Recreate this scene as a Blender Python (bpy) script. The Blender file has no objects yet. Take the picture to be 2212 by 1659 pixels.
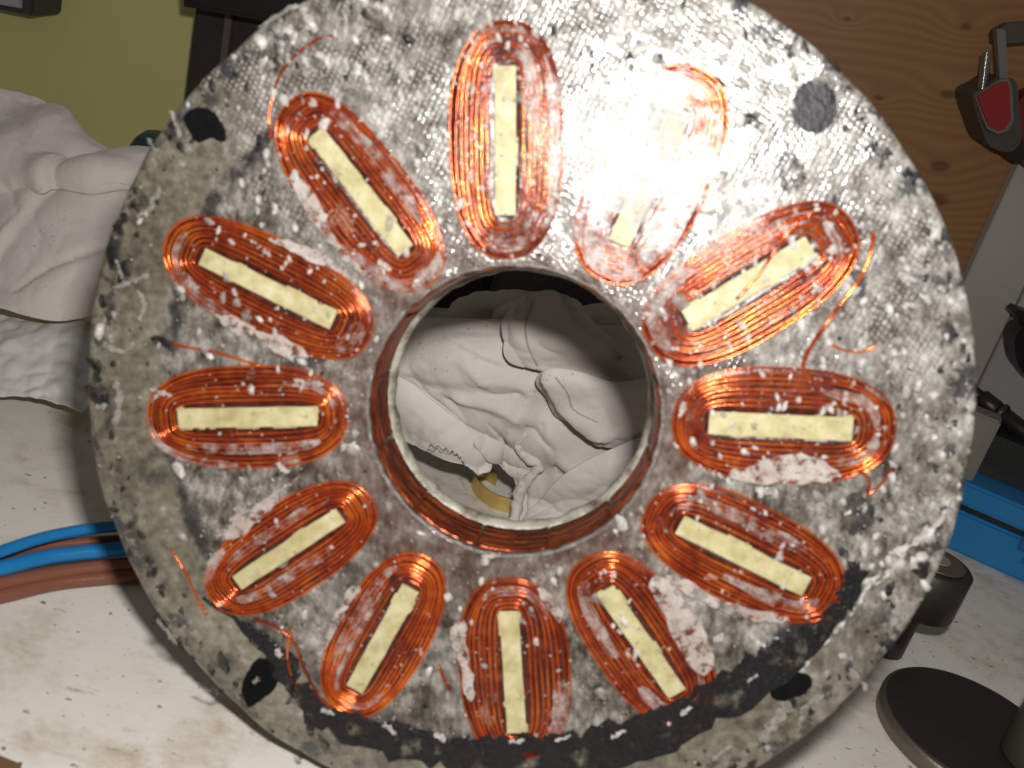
import bpy, bmesh, math, random
from math import sin, cos, pi, radians, sqrt, exp
from mathutils import Vector, Matrix, noise
random.seed(7)
S = bpy.context.scene
COL = S.collection

# ------------------------------------------------------------------ camera
FPX = 2150.0                       # focal length in photo units (photo 2212 wide)
PITCH, ROLL, HCAM = radians(22), radians(16), 0.2900
FW = Vector((0, cos(PITCH), -sin(PITCH)))
U0 = Vector((0, sin(PITCH), cos(PITCH))); R0 = Vector((1, 0, 0))
RT = cos(ROLL)*R0 + sin(ROLL)*U0
UP = -sin(ROLL)*R0 + cos(ROLL)*U0
EYE = Vector((0, 0, HCAM))
cd = bpy.data.cameras.new('camera'); cam = bpy.data.objects.new('camera', cd); COL.objects.link(cam)
cd.sensor_width = 36; cd.lens = 36*FPX/2212; cd.clip_start = .01; cd.clip_end = 50
cd.dof.use_dof = True; cd.dof.focus_distance = .62; cd.dof.aperture_fstop = 14
cd.dof.aperture_blades = 0
cam.matrix_world = Matrix(((RT.x, UP.x, -FW.x, EYE.x), (RT.y, UP.y, -FW.y, EYE.y), (RT.z, UP.z, -FW.z, EYE.z), (0, 0, 0, 1)))
S.camera = cam

# ------------------------------------------------------------------ light: dim room + the camera's own flash
w = bpy.data.worlds.new('World'); S.world = w; w.use_nodes = True
w.node_tree.nodes['Background'].inputs[0].default_value = (1.0, .93, .84, 1)
w.node_tree.nodes['Background'].inputs[1].default_value = .095
fl = bpy.data.lights.new('flash', 'AREA'); fl.shape = 'RECTANGLE'; fl.size = .026; fl.size_y = .017
fl.energy = 2.2; fl.color = (1, .97, .93)
flo = bpy.data.objects.new('flash', fl); COL.objects.link(flo)
fpos = EYE + RT*.030 + UP*.056 - FW*.004
tgt = EYE + FW*.45
zax = (fpos - tgt).normalized(); xax = (RT - zax*RT.dot(zax)).normalized(); yax = zax.cross(xax)
flo.matrix_world = Matrix(((xax.x, yax.x, zax.x, fpos.x), (xax.y, yax.y, zax.y, fpos.y), (xax.z, yax.z, zax.z, fpos.z), (0, 0, 0, 1)))
S.view_settings.view_transform = 'Standard'; S.view_settings.look = 'None'
S.view_settings.exposure = 0.0; S.view_settings.gamma = 1
S.cycles.max_bounces = 6

# ------------------------------------------------------------------ placing helpers (photo point -> place)
def ray(px, py): return FW + RT*((px-1106)/FPX) - UP*((py-829.5)/FPX)
def at(px, py, d): return EYE + ray(px, py)*d
def on_table(px, py, z=0.0):
    r = ray(px, py); return EYE + r*((z-HCAM)/r.z)
def on_y(px, py, y):
    r = ray(px, py); return EYE + r*(y/r.y)
DC = at(1106, 888, .337)
AX = ray(1300, 505).normalized()
DX = (RT - AX*RT.dot(AX)).normalized(); DZ = -AX; DY = DZ.cross(DX)
def on_disc(px, py, z=0.0):
    r = ray(px, py); o = DC + DZ*z
    p = EYE + r*((o-EYE).dot(AX)/r.dot(AX)) - DC
    return Vector((p.dot(DX), p.dot(DY), z))
MM = .001; PX = .337/FPX           # one photo unit on the disc

# ------------------------------------------------------------------ object helpers
def mesh_obj(name, v, f, mat, parent=None, smooth=True):
    m = bpy.data.meshes.new(name); m.from_pydata([tuple(p) for p in v], [], f); m.update()
    if smooth: m.polygons.foreach_set('use_smooth', [True]*len(m.polygons))
    if mat: m.materials.append(mat)
    o = bpy.data.objects.new(name, m); COL.objects.link(o)
    if parent: o.parent = parent
    return o
def bm_obj(name, bm, mat, parent=None, smooth=False):
    m = bpy.data.meshes.new(name); bmesh.ops.recalc_face_normals(bm, faces=bm.faces); bm.to_mesh(m); bm.free()
    if smooth: m.polygons.foreach_set('use_smooth', [True]*len(m.polygons))
    m.materials.append(mat)
    o = bpy.data.objects.new(name, m); COL.objects.link(o)
    if parent: o.parent = parent
    return o
def tag(o, label=None, cat=None, group=None, kind=None):
    if label: o['label'] = label
    if cat: o['category'] = cat
    if group: o['group'] = group
    if kind: o['kind'] = kind
    return o
def empty(name, loc=(0, 0, 0)):
    o = bpy.data.objects.new(name, None); o.location = loc; o.empty_display_size = .02; COL.objects.link(o); return o
def catmull(P, n, closed=False):
    out = []; m = len(P); segs = m if closed else m-1
    for i in range(segs):
        g = (lambda k: P[k % m]) if closed else (lambda k: P[max(0, min(m-1, k))])
        p0, p1, p2, p3 = g(i-1), g(i), g(i+1), g(i+2)
        for j in range(n):
            t = j/n
            out.append(.5*((2*p1)+(p2-p0)*t+(2*p0-5*p1+4*p2-p3)*t*t+(3*p1-p0-3*p2+p3)*t**3))
    if not closed: out.append(P[-1].copy())
    return out
def tube(path, rad, sides=8, closed=False, cap=True, vf=None):
    v, f = vf if vf else ([], [])
    b = len(v); n = len(path)
    ref = Vector((0.13, .21, .97)).normalized()
    for i, p in enumerate(path):
        a = path[(i-1) % n] if closed or i else p; c = path[(i+1) % n] if closed or i < n-1 else p
        t = (c-a).normalized(); s = t.cross(ref)
        if s.length < 1e-4: s = t.cross(Vector((1, 0, 0)))
        s.normalize(); u = s.cross(t)
        r = rad(i/(n-1)) if callable(rad) else rad
        for k in range(sides):
            q = 2*pi*k/sides; v.append(p + s*(r*cos(q)) + u*(r*sin(q)))
    for i in range(n if closed else n-1):
        for k in range(sides):
            i2 = (i+1) % n; k2 = (k+1) % sides
            f.append((b+i*sides+k, b+i*sides+k2, b+i2*sides+k2, b+i2*sides+k))
    if cap and not closed:
        f.append(tuple(b+k for k in range(sides))[::-1]); f.append(tuple(b+(n-1)*sides+k for k in range(sides)))
    return v, f
def nz(p, s, o=0.0): return noise.noise(Vector((p[0]*s+o, p[1]*s-o*.7, (p[2] if len(p) > 2 else 0)*s+o*1.3)))
def fbm(p, s, o=0.0, oct=4):
    a, t = 1.0, 0.0
    for _ in range(oct):
        t += a*nz(p, s, o); s *= 2.03; a *= .5; o += 5.1
    return t

# ------------------------------------------------------------------ materials
class NT:
    def __init__(s, name):
        s.m = bpy.data.materials.new(name); s.m.use_nodes = True; s.t = s.m.node_tree; s.b = s.t.nodes['Principled BSDF']
        s.oc = s.t.nodes.new('ShaderNodeTexCoord').outputs['Object']
    def put(s, sock, x):
        if x is None: return
        if isinstance(x, bpy.types.NodeSocket): s.t.links.new(x, sock)
        elif isinstance(x, (tuple, list)) and sock.type == 'RGBA': sock.default_value = (*x[:3], 1)
        else: sock.default_value = x
    def math(s, op, a, b=None, c=None, clamp=False):
        n = s.t.nodes.new('ShaderNodeMath'); n.operation = op; n.use_clamp = clamp
        s.put(n.inputs[0], a); s.put(n.inputs[1], b); s.put(n.inputs[2], c); return n.outputs[0]
    def mapv(s, scale=(1, 1, 1), rot=(0, 0, 0), vec=None):
        n = s.t.nodes.new('ShaderNodeMapping'); s.put(n.inputs[0], vec or s.oc); n.inputs['Scale'].default_value = scale; n.inputs['Rotation'].default_value = rot
        return n.outputs[0]
    def noise(s, scale, detail=4, rough=.55, vec=None, dist=0):
        n = s.t.nodes.new('ShaderNodeTexNoise'); s.put(n.inputs['Vector'], vec or s.oc)
        n.inputs['Scale'].default_value = scale; n.inputs['Detail'].default_value = detail; n.inputs['Roughness'].default_value = rough; n.inputs['Distortion'].default_value = dist
        return n.outputs[0]
    def voro(s, scale, vec=None, feat='F1'):
        n = s.t.nodes.new('ShaderNodeTexVoronoi'); n.feature = feat; s.put(n.inputs['Vector'], vec or s.oc); n.inputs['Scale'].default_value = scale; return n.outputs['Distance']
    def sep(s, vec=None):
        n = s.t.nodes.new('ShaderNodeSeparateXYZ'); s.put(n.inputs[0], vec or s.oc); return n.outputs
    def ramp(s, fac, stops):
        n = s.t.nodes.new('ShaderNodeValToRGB'); s.put(n.inputs[0], fac); e = n.color_ramp.elements
        while len(e) < len(stops): e.new(.5)
        for q, (p, c) in zip(e, stops):
            q.position = p; q.color = (*(c if isinstance(c, tuple) else (c, c, c)), 1)
        return n.outputs[0]
    def mix(s, fac, a, b):
        n = s.t.nodes.new('ShaderNodeMix'); n.data_type = 'RGBA'
        s.put(n.inputs[0], fac); s.put(n.inputs[6], a); s.put(n.inputs[7], b); return n.outputs[2]
    def bump(s, h, strength=.5, dist=.001, normal=None):
        n = s.t.nodes.new('ShaderNodeBump'); n.inputs['Strength'].default_value = strength; n.inputs['Distance'].default_value = dist
        s.put(n.inputs['Height'], h)
        if normal: s.put(n.inputs['Normal'], normal)
        return n.outputs[0]
    def out(s, col, rough=.5, metal=0, normal=None, spec=.5, coat=0, coatr=.2):
        b = s.b.inputs; s.put(b['Base Color'], col); s.put(b['Roughness'], rough); s.put(b['Metallic'], metal); s.put(b['Normal'], normal)
        b['Specular IOR Level'].default_value = spec; b['Coat Weight'].default_value = coat; b['Coat Roughness'].default_value = coatr
        return s.m
def stepm(n, x, lo, hi):          # smooth 0..1 between lo and hi
    k = n.t.nodes.new('ShaderNodeMapRange'); k.interpolation_type = 'SMOOTHSTEP'; n.put(k.inputs[0], x)
    k.inputs[1].default_value = lo; k.inputs[2].default_value = hi; return k.outputs[0]

def mat_resin():
    n = NT('glass_fibre_resin')
    x, y, z = n.sep()
    r = n.math('SQRT', n.math('ADD', n.math('MULTIPLY', x, x), n.math('MULTIPLY', y, y)))
    side = n.math('ADD', n.math('MULTIPLY', x, 4.4), n.math('MULTIPLY', y, 5.2))       # + up-right, - down-left (laid cloth differs there; also steers a painted gloss lightening)
    big = n.noise(38, 3, .5); mid = n.noise(150, 4, .6)
    st = n.mapv((1, .42, 1), (0, 0, radians(-14)))
    fine = n.noise(620, 4, .62, st); spk = n.voro(420, st)
    fac = n.math('ADD', n.math('ADD', n.math('MULTIPLY', fine, .42), n.math('MULTIPLY', mid, .58)), n.math('MULTIPLY', big, .55))
    fac = n.math('ADD', fac, n.math('MULTIPLY', side, .055))  # whiter towards up-right: the flash's gloss put into the base colour
    fac = n.math('SUBTRACT', fac, n.math('MULTIPLY', spk, .13))
    base = n.ramp(fac, [(.50, (.012, .010, .008)), (.60, (.062, .049, .038)), (.72, (.150, .136, .118)), (.85, (.30, .285, .262)), (.97, (.56, .54, .50))])
    wv = n.mapv((1, 1, 1), (0, 0, radians(-13)))
    wx, wy, _ = n.sep(wv)
    dx = n.math('ADD', n.math('MULTIPLY', n.math('SUBTRACT', mid, .5), 8.0), n.math('MULTIPLY', n.math('SUBTRACT', big, .5), 14.0))
    weave = n.math('MULTIPLY', n.math('SINE', n.math('ADD', n.math('MULTIPLY', wx, 2618), dx)), n.math('SINE', n.math('ADD', n.math('MULTIPLY', wy, 2200), dx)))
    wm = n.math('MULTIPLY', stepm(n, n.math('ADD', n.math('MULTIPLY', x, 2), n.math('MULTIPLY', y, 8)), .05, .75), stepm(n, n.noise(32, 4, .65, n.mapv((1, 1, 1), (0, 0, 6))),   .36, .56))
    tuft = n.math('MULTIPLY', n.math('MULTIPLY', stepm(n, weave, .25, .85), wm), stepm(n, n.noise(70, 3, .6, n.mapv((1, 1, 1), (0, 0, 3))), .38, .58))
    base = n.mix(n.math('MULTIPLY', tuft, .66), base, (.66, .645, .615))
    pin = n.math('MULTIPLY', stepm(n, weave, -.55, -.92), stepm(n, n.noise(48, 3, .6, n.mapv((1, 1, 1), (0, 0, 4))), .46, .56))
    base = n.mix(n.math('MULTIPLY', pin, .7), base, (.04, .032, .024))
    milk = stepm(n, n.noise(85, 5, .72, n.mapv((1, .7, 1), (0, 0, 5))), .52, .70)
    base = n.mix(n.math('MULTIPLY', milk, .55), base, (.40, .375, .345))
    base = n.mix(n.math('MULTIPLY', stepm(n, n.math('ADD', r, n.math('MULTIPLY', n.math('SUBTRACT', mid, .5), .03)),   .084, .056), .45), base, (.105, .052, .040))
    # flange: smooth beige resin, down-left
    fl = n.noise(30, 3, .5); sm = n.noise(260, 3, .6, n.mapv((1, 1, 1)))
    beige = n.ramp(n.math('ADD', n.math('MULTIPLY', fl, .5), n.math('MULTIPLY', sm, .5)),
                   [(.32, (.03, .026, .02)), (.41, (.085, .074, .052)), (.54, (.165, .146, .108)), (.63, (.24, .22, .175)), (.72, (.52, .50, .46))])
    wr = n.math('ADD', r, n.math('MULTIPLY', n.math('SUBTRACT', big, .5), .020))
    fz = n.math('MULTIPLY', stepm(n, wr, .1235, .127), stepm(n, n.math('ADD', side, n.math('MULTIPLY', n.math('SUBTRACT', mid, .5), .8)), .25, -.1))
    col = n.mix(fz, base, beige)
    # dark seam where the cloth ends, broken up by noise
    rr = n.math('ABSOLUTE', n.math('SUBTRACT', wr, .1215))
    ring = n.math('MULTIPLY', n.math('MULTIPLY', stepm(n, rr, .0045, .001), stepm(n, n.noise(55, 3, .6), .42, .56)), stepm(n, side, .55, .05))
    col = n.mix(n.math('MULTIPLY', ring, .88), col, (.018, .018, .02))
    # dark voids near the rim and scattered
    vd = n.noise(95, 4, .65, n.mapv((1, 1, 1), (0, 0, 1)))
    rim = n.math('MULTIPLY', stepm(n, r, .1385, .145), stepm(n, vd, .50, .60))
    col = n.mix(n.math('MULTIPLY', rim, .85), col, (.02, .021, .026))
    blot = stepm(n, n.noise(40, 5, .70, n.mapv((1, 1, 1), (0, 0, 2.2))), .57, .70)
    col = n.mix(n.math('MULTIPLY', blot, .75), col, (.03, .029, .032))
    h = n.math('ADD', n.math('MULTIPLY', n.math('MULTIPLY', weave, wm), .26), n.math('ADD', n.math('MULTIPLY', fine, 1.1), n.math('MULTIPLY', mid, 1.0)))
    bm = n.bump(h, .42, .0004)
    rough = n.math('ADD', .17, n.math('MULTIPLY', n.noise(300, 2), .16))
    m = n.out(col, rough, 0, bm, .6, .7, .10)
    n.put(n.b.inputs['Coat Normal'], n.bump(n.math('ADD', n.noise(190, 3, .55), n.math('MULTIPLY', weave, .12)), .5, .0011))
    return m
def mat_pad():
    n = NT('lacquer_soaked_winding')
    f = n.noise(300, 4, .6); g = n.noise(70, 3)
    col = n.ramp(n.math('ADD', n.math('MULTIPLY', f, .6), n.math('MULTIPLY', g, .4)), [(.36, (.012, .003, .002)), (.5, (.055, .008, .004)), (.62, (.12, .018, .008)), (.76, (.26, .10, .07))])
    return n.out(col, .3, 0, n.bump(f, .5, .0005), .5)
def mat_wire():
    n = NT('enamelled_copper_wire')
    f = n.noise(75, 4, .7); g = n.noise(600, 2)
    col = n.ramp(f, [(.3, (.25, .022, .005)), (.47, (.55, .078, .012)), (.70, (.86, .215, .024))])
    oi = n.t.nodes.new('ShaderNodeObjectInfo')
    col = n.mix(n.math('MULTIPLY', stepm(n, oi.outputs['Random'], .5, 1.0), .5), col, (.17, .016, .004))
    return n.out(col, n.math('ADD', .10, n.math('MULTIPLY', g, .11)), .62, n.bump(g, .25, .0004), .6)
def mat_plain(name, col, rough=.5, metal=0, var=.25, scale=60, bump=.15, bscale=None, spec=.5, coat=0):
    n = NT(name)
    f = n.noise(scale, 4, .6)
    c = n.mix(f, tuple(q*(1-var) for q in col), tuple(min(1, q*(1+var)) for q in col))
    return n.out(c, rough, metal, n.bump(n.noise(bscale or scale*4, 4), bump, .001), spec, coat)
def mat_bar():
    n = NT('pale_wood_core')
    st = n.mapv((1, 1, 1)); f = n.noise(160, 4, .6); sp = n.noise(210, 4, .7, n.mapv((1, 1, 1), (0, 0, 1)))
    col = n.ramp(f, [(.3, (.34, .29, .135)), (.5, (.46, .41, .215)), (.72, (.56, .52, .34))])
    col = n.mix(n.math('MULTIPLY', stepm(n, sp, .60, .72), .75), col, (.10, .07, .03))
    return n.out(col, .45, 0, n.bump(f, .5, .0006), .45)
def mat_table():
    n = NT('worn_white_paint')
    x = n.mapv((1, 1, 1), (0, 0, radians(28)))
    a = n.noise(11, 6, .7, n.mapv((1.0, 1.5, 1), (0, 0, .9)), .5); b = n.noise(40, 5, .72, n.mapv((1, 1.5, 1), (0, 0, radians(60)))); c = n.noise(420, 3, .6)
    scr = n.noise(60, 5, .7, n.mapv((.25, 6, 1), (0, 0, radians(38))))
    col = n.mix(n.noise(5, 3), (.70, .67, .61), (.77, .745, .70))
    st = n.math('MULTIPLY', stepm(n, a, .42, .66), stepm(n, b, .32, .66))
    col = n.mix(n.math('MULTIPLY', st, .72), col, (.40, .285, .15))
    st2 = n.math('MULTIPLY', stepm(n, b, .57, .68), stepm(n, scr, .50, .64))
    col = n.mix(n.math('MULTIPLY', st2, .6), col, (.20, .135, .07))
    sp = n.math('MULTIPLY', stepm(n, n.noise(190, 2, .5, n.mapv((1, 1.6, 1), (0, 0, .5))),   .66, .72), stepm(n, n.noise(25, 2), .42, .55))
    col = n.mix(n.math('MULTIPLY', sp, .85), col, (.06, .05, .045))
    col = n.mix(n.math('MULTIPLY', stepm(n, scr, .6, .75), .3), col, (.45, .42, .38))
    return n.out(col, n.math('ADD', .38, n.math('MULTIPLY', b, .25)), 0, n.bump(n.math('ADD', c, b), .25, .0006), .35)
def mat_cloth(name, c1, c2, stain=.5, weave=True):
    n = NT(name)
    f = n.noise(22, 4, .6); d = n.noise(16, 5, .7); sp = n.noise(520, 2, .5)
    col = n.mix(f, c1, c2)
    col = n.mix(n.math('MULTIPLY', stepm(n, d, .58, .74), stain), col, (.27, .20, .14))
    dust = n.math('MULTIPLY', stepm(n, sp, .66, .72), stepm(n, n.noise(24, 3), .5, .62))
    col = n.mix(n.math('MULTIPLY', dust, .7*min(1, stain*2)), col, (.08, .07, .065))
    wr = n.math('ABSOLUTE', n.math('SUBTRACT', n.noise(48, 4, .6, None, 1.2), .5))
    h = n.math('ADD', n.math('ADD', n.math('MULTIPLY', n.noise(1500, 2), .3), n.noise(150, 5, .65)), n.math('MULTIPLY', wr, -2))
    m = n.out(col, .85, 0, n.bump(h, .34, .0011), .15)
    n.b.inputs['Sheen Weight'].default_value = .15
    return m
def mat_pine(knots):
    n = NT('pine_wood')
    x, y, z = n.sep()
    ca, sa = cos(radians(8)), sin(radians(8))
    u = n.math('ADD', n.math('MULTIPLY', x, ca), n.math('MULTIPLY', z, sa)); v = n.math('SUBTRACT', n.math('MULTIPLY', z, ca), n.math('MULTIPLY', x, sa))
    g = n.noise(9, 4, .5, n.mapv((.5, 1, 1.6)))
    lines = n.math('ADD', n.math('MULTIPLY', v, 760), n.math('MULTIPLY', g, 9)); dark = None
    for kx, kz, s in knots:
        ku = kx*ca+kz*sa; kv = kz*ca-kx*sa
        du = n.math('MULTIPLY', n.math('SUBTRACT', u, ku), .55); dv = n.math('SUBTRACT', v, kv)
        d2 = n.math('ADD', n.math('MULTIPLY', du, du), n.math('MULTIPLY', dv, dv))
        e = n.math('POWER', 2.718, n.math('MULTIPLY', d2, -1/(s*3.2)**2))
        lines = n.math('ADD', lines, n.math('MULTIPLY', e, 11))
        kd = stepm(n, n.math('SQRT', n.math('ADD', d2, n.math('MULTIPLY', n.math('SUBTRACT', g, .5), s*s*.8))), s, s*.35)
        dark = kd if dark is None else n.math('MAXIMUM', dark, kd)
    band = n.math('ADD', n.math('MULTIPLY', n.math('SINE', lines), .5), .5)
    fib = n.noise(260, 3, .6, n.mapv((.06, 1, 1), (0, radians(8), 0)))
    col = n.mix(n.math('ADD', n.math('MULTIPLY', band, .55), n.math('MULTIPLY', fib, .4)), (.31, .160, .068), (.235, .112, .044))
    col = n.mix(n.math('MULTIPLY', dark, .6), col, (.06, .02, .008))
    return n.out(col, .45, 0, n.bump(fib, .2, .0006), .3)
def mat_green():
    n = NT('olive_flecked_board')
    f = n.noise(900, 2, .5); g = n.noise(8, 3)
    col = n.mix(g, (.56, .53, .21), (.65, .61, .26))
    sp = n.noise(700, 1, .4, n.mapv((1, 1, 1), (0, 0, .7)))
    col = n.mix(n.math('MULTIPLY', stepm(n, sp, .70, .76), .7), col, (.62, .58, .30))
    return n.out(col, .4, 0, n.bump(f, .4, .0006), .4)

M = {}
M['resin'] = mat_resin(); M['pad'] = mat_pad(); M['wire'] = mat_wire(); M['bar'] = mat_bar()
def mat_bore():
    n = NT('bore_winding'); x, y, z = n.sep(); f = n.noise(60, 4, .65, n.mapv((1, 1, 5))); g = n.noise(160, 3)
    col = n.ramp(f, [(.34, (.06, .009, .004)), (.5, (.24, .036, .008)), (.68, (.62, .13, .016))])
    ln = n.math('MULTIPLY', n.math('SINE', n.math('ADD', n.math('MULTIPLY', z, 5200), n.math('MULTIPLY', g, 5))), .5)
    return n.out(col, .22, .65, n.bump(n.math('ADD', ln, g), .55, .0006), .5, .6, .1)
M['winding_end'] = mat_bore(); M['table'] = mat_table()
M['black_resin'] = mat_plain('black_resin', (.011, .011, .012), .3, 0, .5, 260, .8, 500, .28)
def patchy(m, lo, hi, scale, det=5):
    t = m.node_tree; b = t.nodes['Principled BSDF']; nn = t.nodes.new('ShaderNodeTexNoise'); nn.inputs['Scale'].default_value = scale; nn.inputs['Detail'].default_value = det; nn.inputs['Roughness'].default_value = .68
    tc = t.nodes.new('ShaderNodeTexCoord'); t.links.new(tc.outputs['Object'], nn.inputs['Vector'])
    k = t.nodes.new('ShaderNodeMapRange'); k.interpolation_type = 'SMOOTHSTEP'; k.inputs[1].default_value = lo; k.inputs[2].default_value = hi
    t.links.new(nn.outputs[0], k.inputs[0]); t.links.new(k.outputs[0], b.inputs['Alpha']); return m
patchy(M['black_resin'], .29, .50, 95)
M['hole_black'] = mat_plain('dark_plug', (.006, .006, .007), .5, 0, .5, 220, .3, 420, .04)
M['plug_grey'] = mat_plain('grey_plug', (.026, .025, .030), .36, 0, .6, 300, .6, 500, .25)
def mat_filler():
    n = NT('white_filler'); f = n.noise(210, 5, .7); g = n.noise(90, 4, .6)
    col = n.ramp(n.math('ADD', n.math('MULTIPLY', f, .55), n.math('MULTIPLY', g, .45)), [(.35, (.22, .085, .055)), (.43, (.34, .28, .25)), (.56, (.44, .39, .36)), (.7, (.52, .48, .455))])
    return n.out(col, .5, 0, n.bump(f, .7, .001), .3)
M['soft_void'] = patchy(mat_plain('soft_dark_void', (.03, .029, .032), .35, 0, .6, 300, .6, 500, .25), .38, .62, 150)
M['filler'] = patchy(mat_filler(), .36, .52, 230)
M['fleck'] = mat_plain('white_glass_fleck', (.70, .68, .65), .3, 0, .12, 400, .3, 900, .6)
def glassy(m, lo, hi, scale=350):
    t = m.node_tree; b = t.nodes['Principled BSDF']; nn = t.nodes.new('ShaderNodeTexNoise'); nn.inputs['Scale'].default_value = scale
    tc = t.nodes.new('ShaderNodeTexCoord'); t.links.new(tc.outputs['Object'], nn.inputs['Vector'])
    k = t.nodes.new('ShaderNodeMapRange'); k.inputs[1].default_value = .3; k.inputs[2].default_value = .7; k.inputs[3].default_value = lo; k.inputs[4].default_value = hi
    t.links.new(nn.outputs[0], k.inputs[0]); t.links.new(k.outputs[0], b.inputs['Alpha']); return m
glassy(M['fleck'], .25, .85)
M['fleck_grey'] = mat_plain('grey_glass_fleck', (.36, .34, .31), .35, 0, .3, 400, .3, 900, .5)
glassy(M['fleck_grey'], .25, .8)
M['bead'] = mat_plain('resin_bead', (.34, .33, .31), .05, 0, .3, 400, .1, 900, .8)
M['fleck_dark'] = mat_plain('dark_void', (.012, .012, .014), .4, 0, .4, 400, .3, 900, .2)
glassy(M['fleck_dark'], .2, 1.0)
M['weave'] = mat_plain('glass_cloth', (.58, .575, .56), .23, 0, .12, 300, .5, 1200, .7)
patchy(M['weave'], .22, .60, 60, 3)
M['rim'] = mat_plain('milky_resin_rim', (.15, .135, .125), .3, 0, .85, 120, .8, 420, .5)
def mat_lip():
    n = NT('pale_back_lip'); f = n.noise(120, 5, .7); g = n.noise(28, 3)
    col = n.ramp(n.math('ADD', n.math('MULTIPLY', f, .5), n.math('MULTIPLY', g, .5)), [(.36, (.06, .025, .015)), (.44, (.20, .17, .13)), (.52, (.36, .35, .29)), (.65, (.48, .47, .42))])
    return n.out(col, .34, 0, n.bump(f, .8, .001), .5)
M['lip'] = mat_lip()
M['wall_in'] = mat_plain('amber_resin_wall', (.055, .022, .011), .22, 0, .45, 130, .4, 400, .5)

# ================================================================== SETTING
def quad_slab(name, x0, x1, y0, y1, z0, z1, mat, parent=None, bev=0):
    bm = bmesh.new(); bmesh.ops.create_cube(bm, size=1)
    for q in bm.verts:
        q.co = ((x0+x1)/2+q.co.x*(x1-x0), (y0+y1)/2+q.co.y*(y1-y0), (z0+z1)/2+q.co.z*(z1-z0))
    if bev: bmesh.ops.bevel(bm, geom=bm.edges[:], offset=bev, segments=2, affect='EDGES')
    return bm_obj(name, bm, mat, parent)
tag(quad_slab('bench_top', -1.1, 1.3, -.25, .838, -.03, 0, M['table'], bev=.002), 'worn white painted bench top with brown stains, under everything', 'workbench')
WALLY = 1.02
tag(quad_slab('wall', -2.5, 2.5, WALLY+.12, WALLY+.16, -.6, 1.8, mat_plain('dim_grey_wall', (.20, .18, .16), .8)), kind='structure')

# ================================================================== STATOR
ST = empty('stator')
ST.matrix_world = Matrix(((DX.x, DY.x, DZ.x, DC.x), (DX.y, DY.y, DZ.y, DC.y), (DX.z, DY.z, DZ.z, DC.z), (0, 0, 0, 1)))
tag(ST, 'big round stator disc of clear resin with twelve copper coils and a central hole', 'stator')
CEN = Vector((.0004, -.0008, 0)); RO, RI, TH = .1518, .0500, .034
def outer_r(t): return RO + .0011*noise.noise(Vector((3.2*cos(t), 3.2*sin(t), 4.0))) + .0005*noise.noise(Vector((14*cos(t), 14*sin(t), 1.0)))
def face_z(x, y):
    p = (x, y, 0)
    return .0004*nz(p, 45, 3) + .00022*nz(p, 160, 8)
def build_body():
    NT_, NR = 560, 84
    v, f = [], []
    prof = []
    for i in range(NT_):
        t = 2*pi*i/NT_; ro = outer_r(t); c, s = cos(t), sin(t); ring = []
        # flange falls away a little to the down-left where it was trimmed
        sl = max(0.0, -(c*.64+s*.77))
        for j in range(NR+1):
            r = RI + (ro-.0016-RI)*j/NR
            x, y = CEN.x+r*c, CEN.y+r*s
            k = max(0, (r-.126)/.026)
            ring.append(Vector((x, y, face_z(x, y) - sl*k*k*.0035)))
        ze = ring[-1].z
        def P(r, z): return Vector((CEN.x+r*c, CEN.y+r*s, z))
        wob = .0006*noise.noise(Vector((9*c, 9*s, 7)))
        ring += [P(ro-.0006, ze-.0006), P(ro+wob, ze-.0020), P(ro+wob*2, -.008), P(ro-wob, -.016), P(ro+wob, -TH+.002), P(ro-.002, -TH), P(.1, -TH-.0005), P(RI+.002, -TH)]
        ring += [P(RI, -TH+.001), P(RI, -.014), P(RI, -.003)]
        prof.append(ring)
    K = len(prof[0])
    for ring in prof: v += ring
    for i in range(NT_):
        i2 = (i+1) % NT_
        for j in range(K):
            j2 = (j+1) % K
            f.append((i*K+j, i*K+j2, i2*K+j2, i2*K+j))
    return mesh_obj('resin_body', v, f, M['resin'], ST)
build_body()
def lathe_ring(name, prof, mat, n=220, wob=0, zs=7, parent=ST):
    v, f = [], []
    K = len(prof)
    for i in range(n):
        t = 2*pi*i/n; c, s = cos(t), sin(t)
        for k, (r, z) in enumerate(prof):
            q = wob*noise.noise(Vector((zs*c, zs*s, k*1.7+r*90)))
            q2 = wob*noise.noise(Vector((zs*2*c, zs*2*s, k*1.1+20)))
            v.append((CEN.x+(r+q)*c, CEN.y+(r+q)*s, z+q2))
    for i in range(n):
        for k in range(K):
            a, b = i*K+k, i*K+(k+1) % K; c2, d = ((i+1) % n)*K+(k+1) % K, ((i+1) % n)*K+k
            f.append((a, b, c2, d))
    return mesh_obj(name, v, f, mat, parent)
lathe_ring('hole_wall', [(RI-.0004, -.001), (RI+.0004, -.001), (RI+.0004, -TH+.003), (RI-.0004, -TH+.003)], M['wall_in'])
lathe_ring('hole_rim', [(RI-.0005, -.0004), (RI-.0001, .0002), (RI+.0005, .0002), (RI+.0010, -.0003), (RI+.0006, -.0012), (RI-.0004, -.0014)], M['rim'], n=300, wob=.0008, zs=14)
lathe_ring('back_lip', [(RI-.0026, -TH+.0035), (RI-.0012, -TH+.0052), (RI+.0008, -TH+.0055), (RI+.0008, -TH-.002), (RI-.0022, -TH-.0015), (RI-.0031, -TH+.001)], M['lip'], n=300, wob=.0009, zs=9)

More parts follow.
